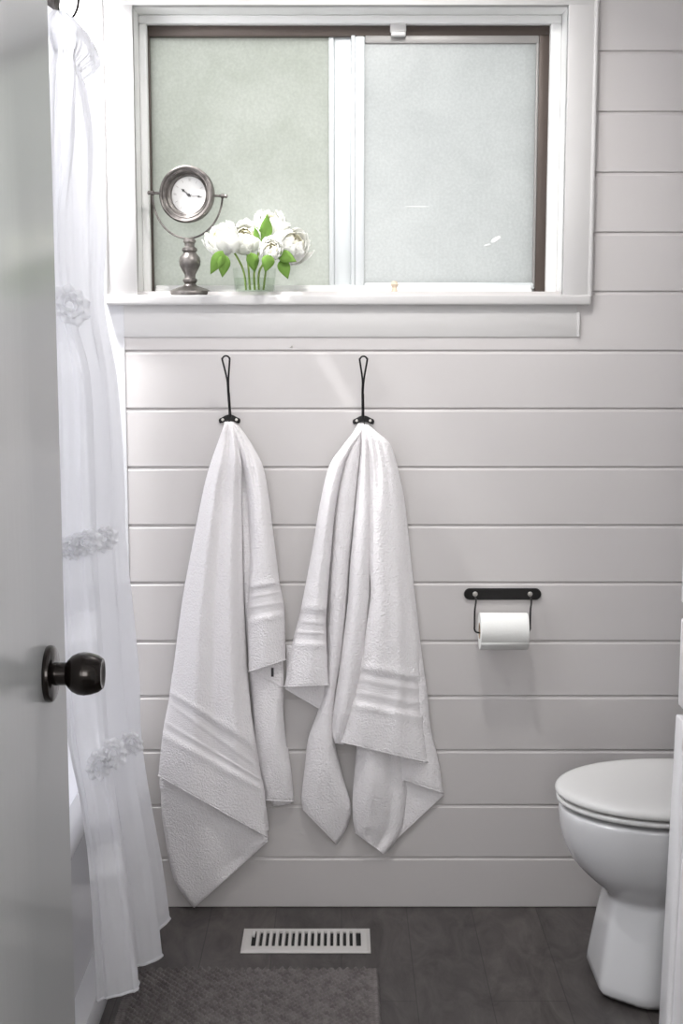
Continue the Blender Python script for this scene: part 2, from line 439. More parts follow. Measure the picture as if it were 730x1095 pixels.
fr = panel(bm, [(240,451,249,451,.020,.006,.020),(239,455,251,455,.040,.006,.036),(233,472,255,474,.036,.014,.040),(226,492,258,498,.030,.02,.040),
    (218,520,258,528,.024,.028,.024),(206,580,259,590,.022,.034,.020),(195,640,261,652,.022,.036,.018),(185,715,266,738,.024,.038,.020),
    (180,750,275,818,.026,.034,.034),(174,782,282,842,.028,.034,.034),(169,830,286,896,.032,.03,.034)], nu=30, nv=170,
    bands=[(7.75, 9.0)], wav=.005, seed=1,
    folds=[(.30,.09,.009,.20,1.2),(.53,.08,-.009,.10,1.1),(.78,.08,.008,.15,1.0),(.42,.05,-.006,.05,.5),(.92,.05,-.006,.1,.8)])
stitch(bm, fr, .0024)
fr = panel(bm, [(246,452,250,452,.020,.006,.016),(248,457,258,459,.034,.010,.022),(253,472,270,477,.036,.016,.020),(259,495,281,499,.030,.026,.016),
    (264,530,287,530,.024,.034,.016),(267,590,294,587,.022,.040,.016),(266,630,299,625,.032,.036,.018),(265,660,304,653,.034,.036,.018),(266,719,305,706,.045,.025,.02)],
    nu=18, nv=150, bands=[(6.0, 7.0)], power=2.4, wav=.003, seed=2, folds=[(.45,.10,-.008,.03,.55)])
stitch(bm, fr, .0024)
t1 = obj('bath_towel', bm, None, mats=[M['towel'], M['towelband']], angle=0)
tag(t1, 'pale grey-white bath towel hanging on the left iron hook, beside the curtain', 'towel', 'bath towels on the wall hooks')
bm = bmesh.new(); p = at(291, 716, -.058); q = at(293, 723, -.056)
add_box(bm, p.x-.003, p.x+.003, -.0535, -.0525, q.z-.002, p.z+.003)
ct = obj('care_tag', bm, M['tag'], t1, smooth=False); ct['label'] = 'small dark care tag'

# ---- right towel
bm = bmesh.new()
fr = panel(bm, [(306,690,350,690,.014,.006,.016),(306,720,350,735,.014,.008,.016),(305,737,346,761,.014,.006,.016)], nu=10, nv=16)
stitch(bm, fr, .0022)
fr = panel(bm, [(395,470,412,472,.012,.006,.010),(400,520,430,522,.010,.010,.010),(405,606,440,606,.010,.012,.010),(415,685,449,685,.010,.014,.010),(420,740,456,738,.010,.016,.010),(424,783,461,782,.012,.018,.010),(424,812,469,816,.012,.018,.010),(425,832,474,849,.012,.014,.010)], nu=12, wav=.003, seed=4)
stitch(bm, fr, .0022)
fr = panel(bm, [(405,780,455,780,.008,.004,.006),(407,820,470,832,.008,.004,.006),(408,850,473,842,.008,.004,.006),(409,885,474,847,.008,.004,.006),(409,911,474,850,.008,.003,.006)], nu=14, nv=24)
stitch(bm, fr, .0025)
fr = panel(bm, [(386,720,432,725,.018,.012,.014),(382,780,432,780,.020,.020,.014),(380,812,433,815,.020,.024,.014),(377,849,436,846,.020,.026,.012),(377,872,432,878,.020,.020,.012),(378,882,424,898,.018,.016,.012),(380,891,411,914,.016,.010,.012)],
    nu=16, wav=.005, seed=6, folds=[(.72,.10,-.010,0,1.1),(.3,.12,.006,.1,.9)])
stitch(bm, fr, .0022)
fr = panel(bm, [(385,454,389,454,.020,.005,.020),(378,466,386,470,.030,.012,.030),(371,482,385,488,.030,.02,.030),(363,516,381,528,.028,.026,.028),(358,549,378,563,.026,.030,.026),(353,606,374,606,.024,.034,.024),(350,650,371,650,.022,.036,.022),(348,700,366,697,.020,.034,.022),
    (346,740,359,742,.018,.028,.022),(337,768,357,770,.016,.026,.022),(329,792,358,795,.016,.028,.022),(325,826,366,830,.016,.030,.020),(322,850,375,862,.016,.022,.018),(322,858,371,884,.016,.016,.016),(324,866,360,903,.015,.010,.014)],
    nu=14, nv=80, power=2.2, wav=.004, seed=8, folds=[(.55,.14,-.006,.70,.98)])
stitch(bm, fr, .0022)
fr = panel(bm, [(387,454,391,454,.020,.006,.020),(386,467,393,468,.036,.012,.036),(385,491,395,491,.040,.016,.036),(381,530,397,530,.040,.020,.036),(378,563,397,563,.040,.024,.036),(374,606,397,606,.040,.026,.034),(371,650,396,650,.038,.028,.034),(362,720,388,720,.036,.030,.034),(356,762,378,765,.036,.026,.036),(355,784,372,786,.036,.018,.036),(358,795,368,797,.036,.010,.038)],
    nu=10, nv=64, power=2.2, wav=.003, seed=9)
fr = panel(bm, [(388,454,393,454,.020,.006,.018),(391,462,404,463,.040,.010,.026),(393,476,417,475,.044,.016,.020),(394,494,424,496,.044,.020,.016),(394,520,429,520,.044,.024,.014),(394,563,433,557,.044,.026,.014),(395,606,437,606,.046,.028,.016),(396,636,442,638,.048,.028,.018),(392,668,447,676,.050,.028,.020),(385,716,450,727,.050,.028,.022),(377,750,452,764,.050,.028,.024),(365,794,457,816,.048,.026,.028)],
    nu=24, nv=170, bands=[(9.0, 10.0)], wav=.005, seed=10, folds=[(.30,.07,-.009,.06,.42),(.62,.10,-.006,.08,.45),(.45,.12,-.006,.55,.85),(.62,.10,.007,.78,1.05),(.80,.08,-.004,.5,1.0)])
stitch(bm, fr, .0024)
fr = panel(bm, [(383,453,389,453,.020,.005,.020),(377,463,385,466,.034,.010,.036),(367,476,376,480,.034,.016,.040),(352,498,367,500,.030,.020,.042),(342,538,359,540,.028,.022,.044),(334,585,354,590,.026,.024,.046),(321,653,349,656,.026,.026,.050),(313,685,349,686,.028,.026,.050),(304,735,351,733,.032,.024,.050)],
    nu=16, nv=150, bands=[(6.0, 7.0)], wav=.003, seed=11, folds=[(.55,.12,.004,.3,1.1)])
stitch(bm, fr, .0024)
t2 = obj('bath_towel', bm, None, mats=[M['towel'], M['towelband']], angle=0)
tag(t2, 'pale grey-white bath towel hanging in deep folds on the right iron hook', 'towel', 'bath towels on the wall hooks')

# ------------------------------------------------------------------ HOOKS
def wall_hook(px, tip, plate, label):
    base = at(plate[0], plate[1], 0)
    t = thing('wall_hook', label, 'hook', base, 'iron hooks on the white boards')
    bm = bmesh.new(); n = 40; out = []
    hl, th = .0185, .0072                                # drooping bean-shaped plate with round ears
    for k in range(n):
        a = 2*PI*k/n; sx = 1 if math.cos(a) >= 0 else -1
        xx = (hl+th*.85*abs(math.cos(a)))*sx*min(1, abs(math.cos(a))*1.6); z = th*math.sin(a)-20*min(abs(xx), hl)**2
        out.append((xx, z+.003))
    add_loft(bm, [[(base.x+x*s, y, base.z+z*s+(0)) for x, z in out] for s, y in ((1, -.0005), (1, -.004), (.9, -.0055))])
    obj('mount_plate', bm, M['black'], t)
    for sx in (-1, 1):
        b = bmesh.new(); add_lathe(b, [(0, 0), (.0034, 0), (.003, .0015), (0, .002)], (base.x+sx*.0155, -.0055, base.z-.0015), Matrix.Rotation(PI/2, 4, 'X'), 16)
        obj('screw', b, M['screw'], t)
    top = at(tip[0], tip[1], -.075); bt = at(px, plate[1]-2, -.010); mid = at(px-(0 if px > 300 else 1.5), plate[1]-28, -.032)
    bm = bmesh.new(); w = .0082
    low = top + (mid-top)*.62 
    dirv = (low-top); L = dirv.length
    def loop_pts():
        P = [bt, bt+(mid-bt)*.35+Vector((0, -.004, 0)), mid, low+Vector((.0016, 0, 0))]
        for a in range(0, 181, 20):
            P.append(top + Vector((w*math.cos(math.radians(a)), 0, -w*1.1+w*1.1*math.sin(math.radians(a)))))
        P += [low+Vector((-.0016, 0, 0)), mid+Vector((-.0016, .001, 0)), bt+Vector((-.001, 0, 0))]
        return P
    P = loop_pts(); Q = []
    for j in range((len(P)-1)*4+1): Q.append(Vector(catmull([tuple(p) for p in P], j/4)))
    add_tube(bm, Q, .0021, 8)
    add_tube(bm, [bt, bt+(mid-bt)*.5+Vector((0, -.002, 0)), mid], [.0036, .0032, .0027], 10)
    obj('loop_arm', bm, M['black'], t)
    b0 = Vector((base.x, -.005, base.z-.004)); bm = bmesh.new()
    add_tube(bm, [b0, b0+Vector((0, -.006, -.010)), b0+Vector((0, -.014, -.016)), b0+Vector((0, -.018, -.014))], .0025, 8)
    obj('lower_hook', bm, M['black'], t)
    return t
wall_hook(246, (241.5, 380.5), (245.5, 448), 'black iron loop hook above the left towel, its wire arm leaning left')
wall_hook(388, (388.5, 381), (388.5, 449), 'black iron loop hook above the right towel, its wire arm upright')

# ------------------------------------------------------------------ TOILET PAPER HOLDER
b0 = at(537, 635, 0)
tp = thing('toilet_paper_holder', 'black iron wall holder with wire arms carrying the toilet roll', 'toilet paper holder', b0)
bm = bmesh.new(); out = []
hw, hh = .0895, .0135
for k in range(48):
    a = 2*PI*k/48; sx = 1 if math.cos(a) >= 0 else -1
    out.append((sx*(hw-hh)+hh*math.cos(a), hh*math.sin(a)))
add_loft(bm, [[(b0.x+x*s, y, b0.z+z*s2) for x, z in out] for s, s2, y in ((1, 1, -.0005), (1, 1, -.005), (.985, .9, -.0075))])
obj('back_plate', bm, M['black'], tp)
RY = -.062
lA, rA = at(507.5, 635, 0).x, at(566, 635, 0).x
rollL, rollR = at(512.5, 675, RY).x, at(563.5, 675, RY).x
rc = at(538, 674.5, RY)
for s, xx, ex in ((1, lA, rollL), (-1, rA, rollR)):
    b = bmesh.new(); add_lathe(b, [(0, 0), (.006, 0), (.0055, .002), (0, .003)], (xx, -.0075, b0.z+.001), Matrix.Rotation(PI/2, 4, 'X'), 20)
    obj('screw', b, M['screw'], tp)
    bm = bmesh.new(); zt = b0.z-.006; xo = at(507.5 if s > 0 else 567, 650, RY).x
    P = [(xx, -.006, zt), (xx, -.030, zt-.002), ((xx+xo)/2, -.052, zt-.008), (xo, RY, zt-.022), (xo, RY, rc.z+.012), (xo, RY, rc.z+.004), (xo+s*.004, RY, rc.z-.003), (ex+s*.004, RY, rc.z-.005), (ex+s*.02, RY, rc.z-.005)]
    Q = [Vector(catmull(P, j/4)) for j in range((len(P)-1)*4+1)]
    add_tube(bm, Q, .0021, 8); obj('wire_arm', bm, M['black'], tp)
roll = thing('toilet_roll', 'white toilet paper roll hanging on the black wire holder', 'toilet paper', rc)
bm = bmesh.new(); ro, ri = .0415, .019; LL = rollR-rollL
add_lathe(bm, [(ri, 0), (ro-.001, 0), (ro, .001), (ro, LL-.001), (ro-.001, LL), (ri, LL), (ri, 0)], (rollL, RY, rc.z), RX, 64, cap=False)
obj('paper', bm, M['paper'], roll)
bm = bmesh.new(); add_lathe(bm, [(ri-.0003, -.0006), (ri-.002, -.0006), (ri-.002, LL+.0006), (ri-.0003, LL+.0006), (ri-.0003, -.0006)], (rollL, RY, rc.z), RX, 40, cap=False)
obj('cardboard_core', bm, M['card'], roll)
bm = bmesh.new()
for j in range(1):
    n = 10; prev = None
    for k in range(n+1):
        a = PI*.5 + PI*.62*k/n + PI*.5
        y, z = RY+(ro+.0008)*math.sin(-a+PI)*1.0, rc.z+(ro+.0008)*math.cos(-a+PI*1.0)
        cur = [bm.verts.new((rollL+.0005, RY-(ro+.0012)*math.sin(a-PI*.35), rc.z+(ro+.0012)*math.cos(a-PI*.35))), bm.verts.new((rollR-.0005, RY-(ro+.0012)*math.sin(a-PI*.35), rc.z+(ro+.0012)*math.cos(a-PI*.35)))]
        if prev: bm.faces.new((prev[0], prev[1], cur[1], cur[0]))
        prev = cur
o = obj('loose_sheet', bm, M['paper'], roll); so = o.modifiers.new('solid', 'SOLIDIFY'); so.thickness = .0006

# ------------------------------------------------------------------ FLOOR REGISTER
vx0, vx1, vy0, vy1 = -.2245, .065, -.245, -.122
vent = thing('floor_register', 'white metal slotted floor vent set in the dark floor by the wall', 'floor vent', ((vx0+vx1)/2, (vy0+vy1)/2, 0))
bm = bmesh.new(); ix0, ix1, iy0, iy1 = vx0+.021, vx1-.021, vy0+.027, vy1-.023
def ring(x0, x1, y0, y1, z): return [(x0, y0, z), (x1, y0, z), (x1, y1, z), (x0, y1, z)]
add_loft(bm, [ring(vx0, vx1, vy0, vy1, .0005), ring(vx0, vx1, vy0, vy1, .0025), ring(vx0+.008, vx1-.008, vy0+.008, vy1-.008, .0055), ring(ix0, ix1, iy0, iy1, .0055), ring(ix0, ix1, iy0, iy1, .001)], False, False)
obj('register_frame', bm, M['vent'], vent, smooth=False)
bm = bmesh.new(); add_box(bm, ix0-.002, ix1+.002, iy0-.002, iy1+.002, .0004, .0012); obj('duct_shade_plate', bm, M['dark'], vent, smooth=False)  # black plate painted as the shade inside the duct
nl = 17
for k in range(1, nl+0):
    x = ix0+(ix1-ix0)*k/nl; bm = bmesh.new()
    w = .0042
    for (a, b) in ((0, 1),):
        add_loft(bm, [[(x-w, y, .0054), (x+w*.6, y, .0056), (x+w, y, .0016), (x+w*.5, y, .0013)] for y in (iy0, iy1)])
    obj('louver', bm, M['vent'], vent, smooth=False)
bm = bmesh.new(); add_box(bm, ix0+.001, ix0+.007, iy1-.026, iy1-.008, .003, .011, .0015); lv = obj('damper_lever', bm, M['trim'], vent)

# ------------------------------------------------------------------ RUG
def rug():
    bm = bmesh.new(); x0, x1, y0, y1 = -.455, .0785, -.86, -.334
    nx, ny = 300, 260; rows = []
    for j in range(ny+1):
        L = []
        for i in range(nx+1):
            u = x0+(x1-x0)*i/nx; v = y0+(y1-y0)*j/ny
            dx = min(u-x0, x1-u); dy = min(v-y0, y1-v); e = min(dx, dy)
            z = .0100+.0058*math.sin((u*1.0+v*.9)*2*PI/.0175+.5*math.sin(v*2*PI/.03)) * (.7+.3*math.sin((u-v)*2*PI/.016))
            if dx < .022: z = .0085+.002*abs(math.sin(dx*PI/.011))+.0015*math.sin(v*2*PI/.009)
            if dy < .006: z += .0015
            z *= min(1, .35+e/.006)
            w = .0012*math.sin(v*2*PI/.009) if dx < .002 else 0
            L.append(bm.verts.new((u+w, v, z)))
        rows.append(L)
    for j in range(ny):
        for i in range(nx): bm.faces.new((rows[j][i], rows[j][i+1], rows[j+1][i+1], rows[j+1][i]))
    # skirt to the floor
    per = [rows[0][i] for i in range(nx+1)]+[rows[j][nx] for j in range(1, ny+1)]+[rows[ny][i] for i in range(nx-1, -1, -1)]+[rows[j][0] for j in range(ny-1, 0, -1)]
    low = [bm.verts.new((v.co.x, v.co.y, .0006)) for v in per]
    for k in range(len(per)): bm.faces.new((per[k], low[k], low[(k+1) % len(per)], per[(k+1) % len(per)]))
    o = obj('bath_mat', bm, M['rug'], recalc=False, angle=0)
    return tag(o, 'grey-brown woven bath mat on the dark floor below the curtain', 'bath mat')
rug()

# ------------------------------------------------------------------ TOILET
CY = -.365
toi = thing('toilet', 'white toilet with closed lid facing left beside the white cabinet', 'toilet', (.8, CY, 0))
def egg(xf, xb, hw, z, n=40, p=2.0, y=CY, sq=0):
    """outline: pointed-round front at xf (towards -x), squarer back at xb"""
    pts = []; xm = xf+(xb-xf)*.52
    for k in range(n):
        a = 2*PI*k/n; ca, sa = math.cos(a), math.sin(a)
        if ca < 0: x = xm+(xm-xf)*(-abs(ca)**(2/p)); yy = hw*math.copysign(abs(sa)**(2/p), sa)
        else:
            q = 3.2; x = xm+(xb-xm)*abs(ca)**(2/q); yy = hw*math.copysign(abs(sa)**(2/q), sa)
        pts.append((x, y+yy, z))
    return pts
def chamf(xf, xb, hw, z, c, n=40):
    """pedestal outline with chamfered front corners"""
    key = [(xb, hw), (xf+c*1.25, hw), (xf, hw-c), (xf, -(hw-c)), (xf+c*1.25, -hw), (xb, -hw)]
    per = []; tot = 0; seg = []
    for a, b in zip(key, key[1:]+key[:1]):
        L = math.hypot(b[0]-a[0], b[1]-a[1]); seg.append((a, b, L))
    # fixed number of samples per side keeps the loops aligned
    cnt = [10, 5, 6, 5, 10, 4]; out = []
    for (a, b, L), m in zip(seg, cnt):
        for i in range(m): out.append((a[0]+(b[0]-a[0])*i/m, CY+a[1]+(b[1]-a[1])*i/m, z))
    return out
def ped(xf, xb, hw, z, mixf):
    A = chamf(xf, xb, hw, z, .062)
    # blend with an ellipse for the bowl
    out = []; xm = (xf+xb)/2
    for (x, y, zz) in A:
        dx, dy = (x-xm)/((xb-xf)/2), (y-CY)/hw; r = math.hypot(dx, dy); 
        ex, ey = dx/r, dy/r
        p = 2.25
        rr = (abs(ex)**p+abs(ey)**p)**(-1/p)
        bx, by = xm+ex*rr*(xb-xf)/2, CY+ey*rr*hw
        out.append((x+(bx-x)*mixf, y+(by-y)*mixf, z))
    return out
bm = bmesh.new()
L = [ped(.535, 1.06, .148, 0, .0), ped(.533, 1.06, .151, .012, .0), ped(.538, 1.05, .147, .05, .02), ped(.546, 1.03, .138, .11, .06),
     ped(.555, 1.02, .130, .17, .12), ped(.560, 1.02, .127, .196, .25), ped(.556, 1.02, .130, .208, .55), ped(.540, 1.02, .139, .220, .85), ped(.517, 1.02, .150, .238, 1), ped(.492, 1.02, .161, .262, 1),
     ped(.472, 1.02, .170, .292, 1), ped(.460, 1.02, .176, .327, 1), ped(.455, 1.02, .178, .360, 1), ped(.455, 1.02, .178, .380, 1), ped(.457, 1.02, .177, .387, 1), ped(.463, 1.015, .172, .390, 1)]
add_loft(bm, L)
mod_sub(obj('bowl', bm, M['ceramic'], toi, angle=0), 1)
bm = bmesh.new()
add_loft(bm, [egg(.464, .92, .169, .3945), egg(.452, .925, .177, .397), egg(.448, .925, .180, .402), egg(.451, .925, .178, .4085), egg(.458, .92, .172, .4095)])
mod_sub(obj('seat_ring', bm, M['seat'], toi, angle=0), 1)
bm = bmesh.new()
add_loft(bm, [egg(.458, .92, .172, .4115), egg(.449, .925, .180, .413), egg(.446, .925, .182, .418), egg(.447, .925, .181, .424), egg(.453, .92, .176, .4305), egg(.470, .91, .163, .4345), egg(.52, .87, .125, .4375), egg(.60, .80, .06, .4385)])
mod_sub(obj('lid', bm, M['seat'], toi, angle=0), 1)
for sy in (-.07, .07):
    bm = bmesh.new(); add_box(bm, .915, .945, CY+sy-.014, CY+sy+.014, .394, .425, .005); obj('hinge', bm, M['seat'], toi)
bm = bmesh.new(); add_box(bm, .965, 1.160, CY-.19, CY+.19, .385, .745, .025, 4); obj('tank', bm, M['ceramic'], toi)
bm = bmesh.new(); add_box(bm, .955, 1.165, CY-.20, CY+.20, .745, .785, .012, 4); obj('tank_lid', bm, M['ceramic'], toi)
bm = bmesh.new(); add_tube(bm, [(.963, CY-.15, .69), (.945, CY-.15, .69)], .008, 12); add_tube(bm, [(.947, CY-.15, .69), (.945, CY-.10, .685)], .005, 10); obj('flush_lever', bm, M['screw'], toi)

# ------------------------------------------------------------------ TALL CABINET
cx = .6105; cy1 = -.69; cy0 = -1.35
cab = thing('bathroom_cabinet', 'tall white painted cabinet at the right, in front of the toilet', 'cabinet', (.9, (cy0+cy1)/2, 0))
bm = bmesh.new(); add_box(bm, .655, 1.168, cy0+.003, cy1-.012, .0, 2.1, .003); obj('cabinet_body', bm, M['cab'], cab)
def shaker(z0, z1, y0, y1, x):
    b = bmesh.new(); fw = .055
    add_box(b, x, x+.022, y1-fw, y1, z0, z1, .004, 3); add_box(b, x, x+.022, y0, y0+fw, z0, z1, .004, 3)
    add_box(b, x, x+.022, y0+fw-.004, y1-fw+.004, z1-fw, z1, .004, 3); add_box(b, x, x+.022, y0+fw-.004, y1-fw+.004, z0, z0+fw, .004, 3)
    add_box(b, x+.010, x+.018, y0+fw-.002, y1-fw+.002, z0+fw-.002, z1-fw+.002)
    # bead round the panel
    for (a, c) in (((y0+fw, z0+fw), (y0+fw, z1-fw)), ((y1-fw, z0+fw), (y1-fw, z1-fw)), ((y0+fw, z0+fw), (y1-fw, z0+fw)), ((y0+fw, z1-fw), (y1-fw, z1-fw))):
        add_tube(b, [(x+.006, a[0], a[1]), (x+.006, c[0], c[1])], .006, 8)
    return b
d1 = obj('door', shaker(.03, .676, cy0, cy1, cx), M['cab'], cab)
bm = bmesh.new(); add_box(bm, cx+.003, cx+.025, cy0, cy1, .692, .856, .006, 3); d1.data.transform(Matrix.Translation((cx, 0, .676)) @ Matrix.Rotation(math.radians(1.25), 4, 'Y') @ Matrix.Translation((-cx, 0, -.676))); d2 = obj('drawer', bm, M['cab'], cab)
d3 = obj('door', shaker(.884, 2.06, cy0, cy1, cx+.003), M['cab'], cab)
for o, z in ((d1, .60), (d2, .774), (d3, 1.0)):
    b = bmesh.new(); add_lathe(b, [(0, 0), (.006, 0), (.005, .012), (.013, .018), (.014, .024), (.009, .029), (0, .030)], (cx+.003, cy0+.05 if o != d2 else (cy0+cy1)/2, z), Matrix.Rotation(-PI/2, 4, 'Y'), 20)
    obj('cabinet_knob', b, M['black'], o)
# hidden stiles between body and fronts
bm = bmesh.new(); add_box(bm, cx+.024, .66, cy0+.012, cy1-.016, .02, 2.08); obj('face_frame', bm, M['cab'], cab, smooth=False)

# ------------------------------------------------------------------ BATHTUB
def tubloop(x0, x1, y0, y1, z, r, n=6):
    pts = []
    for (cx_, cy_, a0) in ((x1-r, y1-r, 0), (x0+r, y1-r, PI/2), (x0+r, y0+r, PI), (x1-r, y0+r, 1.5*PI)):
        for k in range(n+1):
            a = a0+PI/2*k/n; pts.append((cx_+r*math.cos(a), cy_+r*math.sin(a), z))
    return pts
bm = bmesh.new(); tx0, ty0, ty1 = XL+.003, -1.53, -.006
add_loft(bm, [tubloop(tx0, -.483, ty0, ty1, 0.0, .01), tubloop(tx0, -.483, ty0, ty1, .042, .01), tubloop(tx0, -.490, ty0, ty1, .052, .01), tubloop(tx0, -.528, ty0, ty1, .060, .01),
    tubloop(tx0, -.530, ty0, ty1, .34, .01), tubloop(tx0, -.524, ty0, ty1, .36, .012), tubloop(tx0, -.514, ty0, ty1, .372, .015), tubloop(tx0, -.509, ty0, ty1, .385, .02), tubloop(tx0, -.509, ty0, ty1, .404, .02), tubloop(tx0, -.514, ty0, ty1, .418, .02),
    tubloop(tx0+.01, -.522, ty0, ty1, .424, .02), tubloop(tx0+.06, -.545, ty0+.07, ty1-.06, .424, .09), tubloop(tx0+.075, -.552, ty0+.085, ty1-.075, .41, .10), tubloop(tx0+.11, -.64, ty0+.14, ty1-.12, .12, .12), tubloop(tx0+.16, -.70, ty0+.2, ty1-.18, .085, .12)], True, True)
tag(obj('bathtub', bm, M['tub'], angle=40), 'white bathtub behind the curtain, its low side seen past the door', 'bathtub')

# ------------------------------------------------------------------ SHOWER CURTAIN
def zy(py): return at(365, py, -.5).z
def pyof(y, z): 
    d = y+D; v = H-z
    return 547.5+F*(v*c_-d*s_)/(d*c_+v*s_)
# eight pleat lines: their distance from the wall and their course across the picture from top to hem
DEP = [-.655, -.65, -.63, -.54, -.47, -.40, -.31, -.25]
ROWS = [(20, [60, 62, 66, 68, 70, 72, 74, 74]),
        (32, [54, 60, 76, 82, 88, 92, 96, 92]),
        (50, [50, 58, 82, 88, 98, 101, 106, 98]),
        (62, [54, 60, 82, 86, 98, 99, 104, 96]),
        (74, [58, 63, 78, 79, 84, 84, 88, 84]),
        (90, [56, 62, 80, 80, 90, 88, 96, 88]),
        (150, [52, 60, 78, 76, 97, 94, 107, 96]),
        (240, [54, 58, 68, 78, 92, 98, 113, 98]),
        (325, [54, 60, 74, 80, 98, 98, 110, 96]),
        (400, [54, 66, 94, 88, 112, 108, 123, 104]),
        (500, [57, 68, 99, 94, 119, 114, 131, 112]),
        (575, [60, 68, 101, 96, 121, 117, 133, 116]),
        (640, [62, 72, 104, 98, 126, 121, 140, 118]),
        (720, [66, 76, 109, 103, 131, 126, 148, 124]),
        (790, [73, 82, 114, 108, 139, 132, 151, 132]),
        (850, [86, 92, 122, 115, 148, 141, 160, 140]),
        (930, [96, 102, 133, 127, 161, 152, 174, 154]),
        (1000, [101, 107, 141, 136, 170, 163, 183, 164]),
        (1065, [104, 111, 148, 141, 175, 169, 189, 170])]
def col_px(k, py):
    if py <= ROWS[0][0]: return ROWS[0][1][k]
    for q in range(len(ROWS)-1):
        if ROWS[q][0] <= py <= ROWS[q+1][0]:
            t = q+(py-ROWS[q][0])/(ROWS[q+1][0]-ROWS[q][0])
            return catmull([(r[1][k],) for r in ROWS], t)[0]
    return ROWS[-1][1][k]
ZT, ZH = 1.945, .108
bm = bmesh.new(); nv, nu = 230, 168; grid = []
for j in range(nv+1):
    v = j/nv; z = ZT+(ZH-ZT)*v; L = []
    gather = max(0, 1-abs(z-1.865)/.05)*.45 + max(0, 1-abs(z-ZT)/.05)*.85
    gather += sum(max(0, 1-abs(z-q)/.05)*.25 for q in (1.35, .85, .40))
    gather = min(gather, .85)
    cols = []
    for k in range(8):
        dep = -.45+(DEP[k]+.45)*(1-gather*.6)
        px = col_px(k, pyof(DEP[k], z) if z < 1.75 else pyof(-.45, z))
        x = (px-365)/F*((dep+D)*c_+(H-z)*s_)
        cols.append((x, dep))
    for i in range(nu+1):
        u = i/nu*7; x, dep = catmull(cols, u)
        sh = .35+.65*min(1, abs(u-round(u/2)*2))
        wob = .0030*math.sin(u*8.3+z*2.2)+.0018*math.sin(u*19+z*5+1)+.0005*math.sin(u*37-z*3)
        wob += .004*gather*math.sin(u*41)
        lo = -.475 if z < .08 else (-.503 if z < .45 else -9)
        L.append(bm.verts.new((max(x+wob*.5, lo), dep+wob, z-.006*math.sin(u*1.9+.6)*v)))
    grid.append(L)
for j in range(nv):
    for i in range(nu): bm.faces.new((grid[j][i], grid[j][i+1], grid[j+1][i+1], grid[j+1][i]))
cur = obj('shower_curtain', bm, M['curtain'], recalc=False, angle=0)
tag(cur, 'white sheer shower curtain with ruched flowers hanging beside the tub', 'shower curtain')
# hem cord
bm = bmesh.new(); add_tube(bm, [v for v in [Vector(g) for g in [tuple(p.co) for p in cur.data.vertices[-(nu+1):]]]], .0028, 6)
obj('hem', bm, M['curtain'], cur)
# ruched flowers
def ruffle(px, py, dep, R, seed, face=(0.15, -1, .1)):
    rnd = random.Random(seed); c = at(px, py, dep); bm = bmesh.new()
    fz = Vector(face).normalized(); ux = fz.cross(Vector((0, 0, 1))).normalized(); uy = ux.cross(fz)
    for ring_, (rr, cnt) in enumerate(((R, 9), (R*.66, 7), (R*.34, 5))):
        n = 120; rows = []
        for k in range(n+1):
            a = 2*PI*k/n; rf = math.sin(a*cnt+seed+ring_)
            e = ux*math.cos(a)+uy*math.sin(a)
            sc = rr*(1+.12*math.sin(a*2+seed))
            rows.append([bm.verts.new(q) for q in (c+e*sc*.55-fz*.004, c+e*sc*.8+fz*(.004+.002*ring_+.002*rf), c+e*sc*(1+.07*rf)+fz*(.003+.0035*ring_+.0035*rf), c+e*sc*(1.03+.07*rf)+fz*(-.002+.003*ring_+.003*rf))])
        for A, B in zip(rows, rows[1:]):
            for q in range(3): bm.faces.new((A[q], A[q+1], B[q+1], B[q]))
    bmesh.ops.remove_doubles(bm, verts=bm.verts[:], dist=1e-6)
    obj('ruched_flower', bm, M['curtain'], cur, recalc=False, angle=0)
for i, (px, py, dep, R) in enumerate([(75, 326, -.66, .034), (76, 586, -.66, .024), (92, 580, -.655, .026), (112, 577, -.59, .024), (106, 818, -.655, .026), (122, 806, -.645, .026), (141, 795, -.50, .022)]):
    ruffle(px, py, dep, R, i, (.25, -1, .1))
# liner hanging inside the tub
bm = bmesh.new(); g = []
for j in range(41):
    z = 2.09+(.30-2.09)*j/40; L = []
    for i in range(81):
        u = i/80; y = -1.02+.93*u; k = .35+.65*j/40
        L.append(bm.verts.new((-.575+.018*math.sin(u*34)*k, y, z)))
    g.append(L)
for j in range(40):
    for i in range(80): bm.faces.new((g[j][i], g[j][i+1], g[j+1][i+1], g[j+1][i]))
ln = obj('shower_liner', bm, M['liner'], recalc=False, angle=0)
tag(ln, 'plain translucent shower liner hanging inside the tub behind the sheer curtain', 'shower liner')
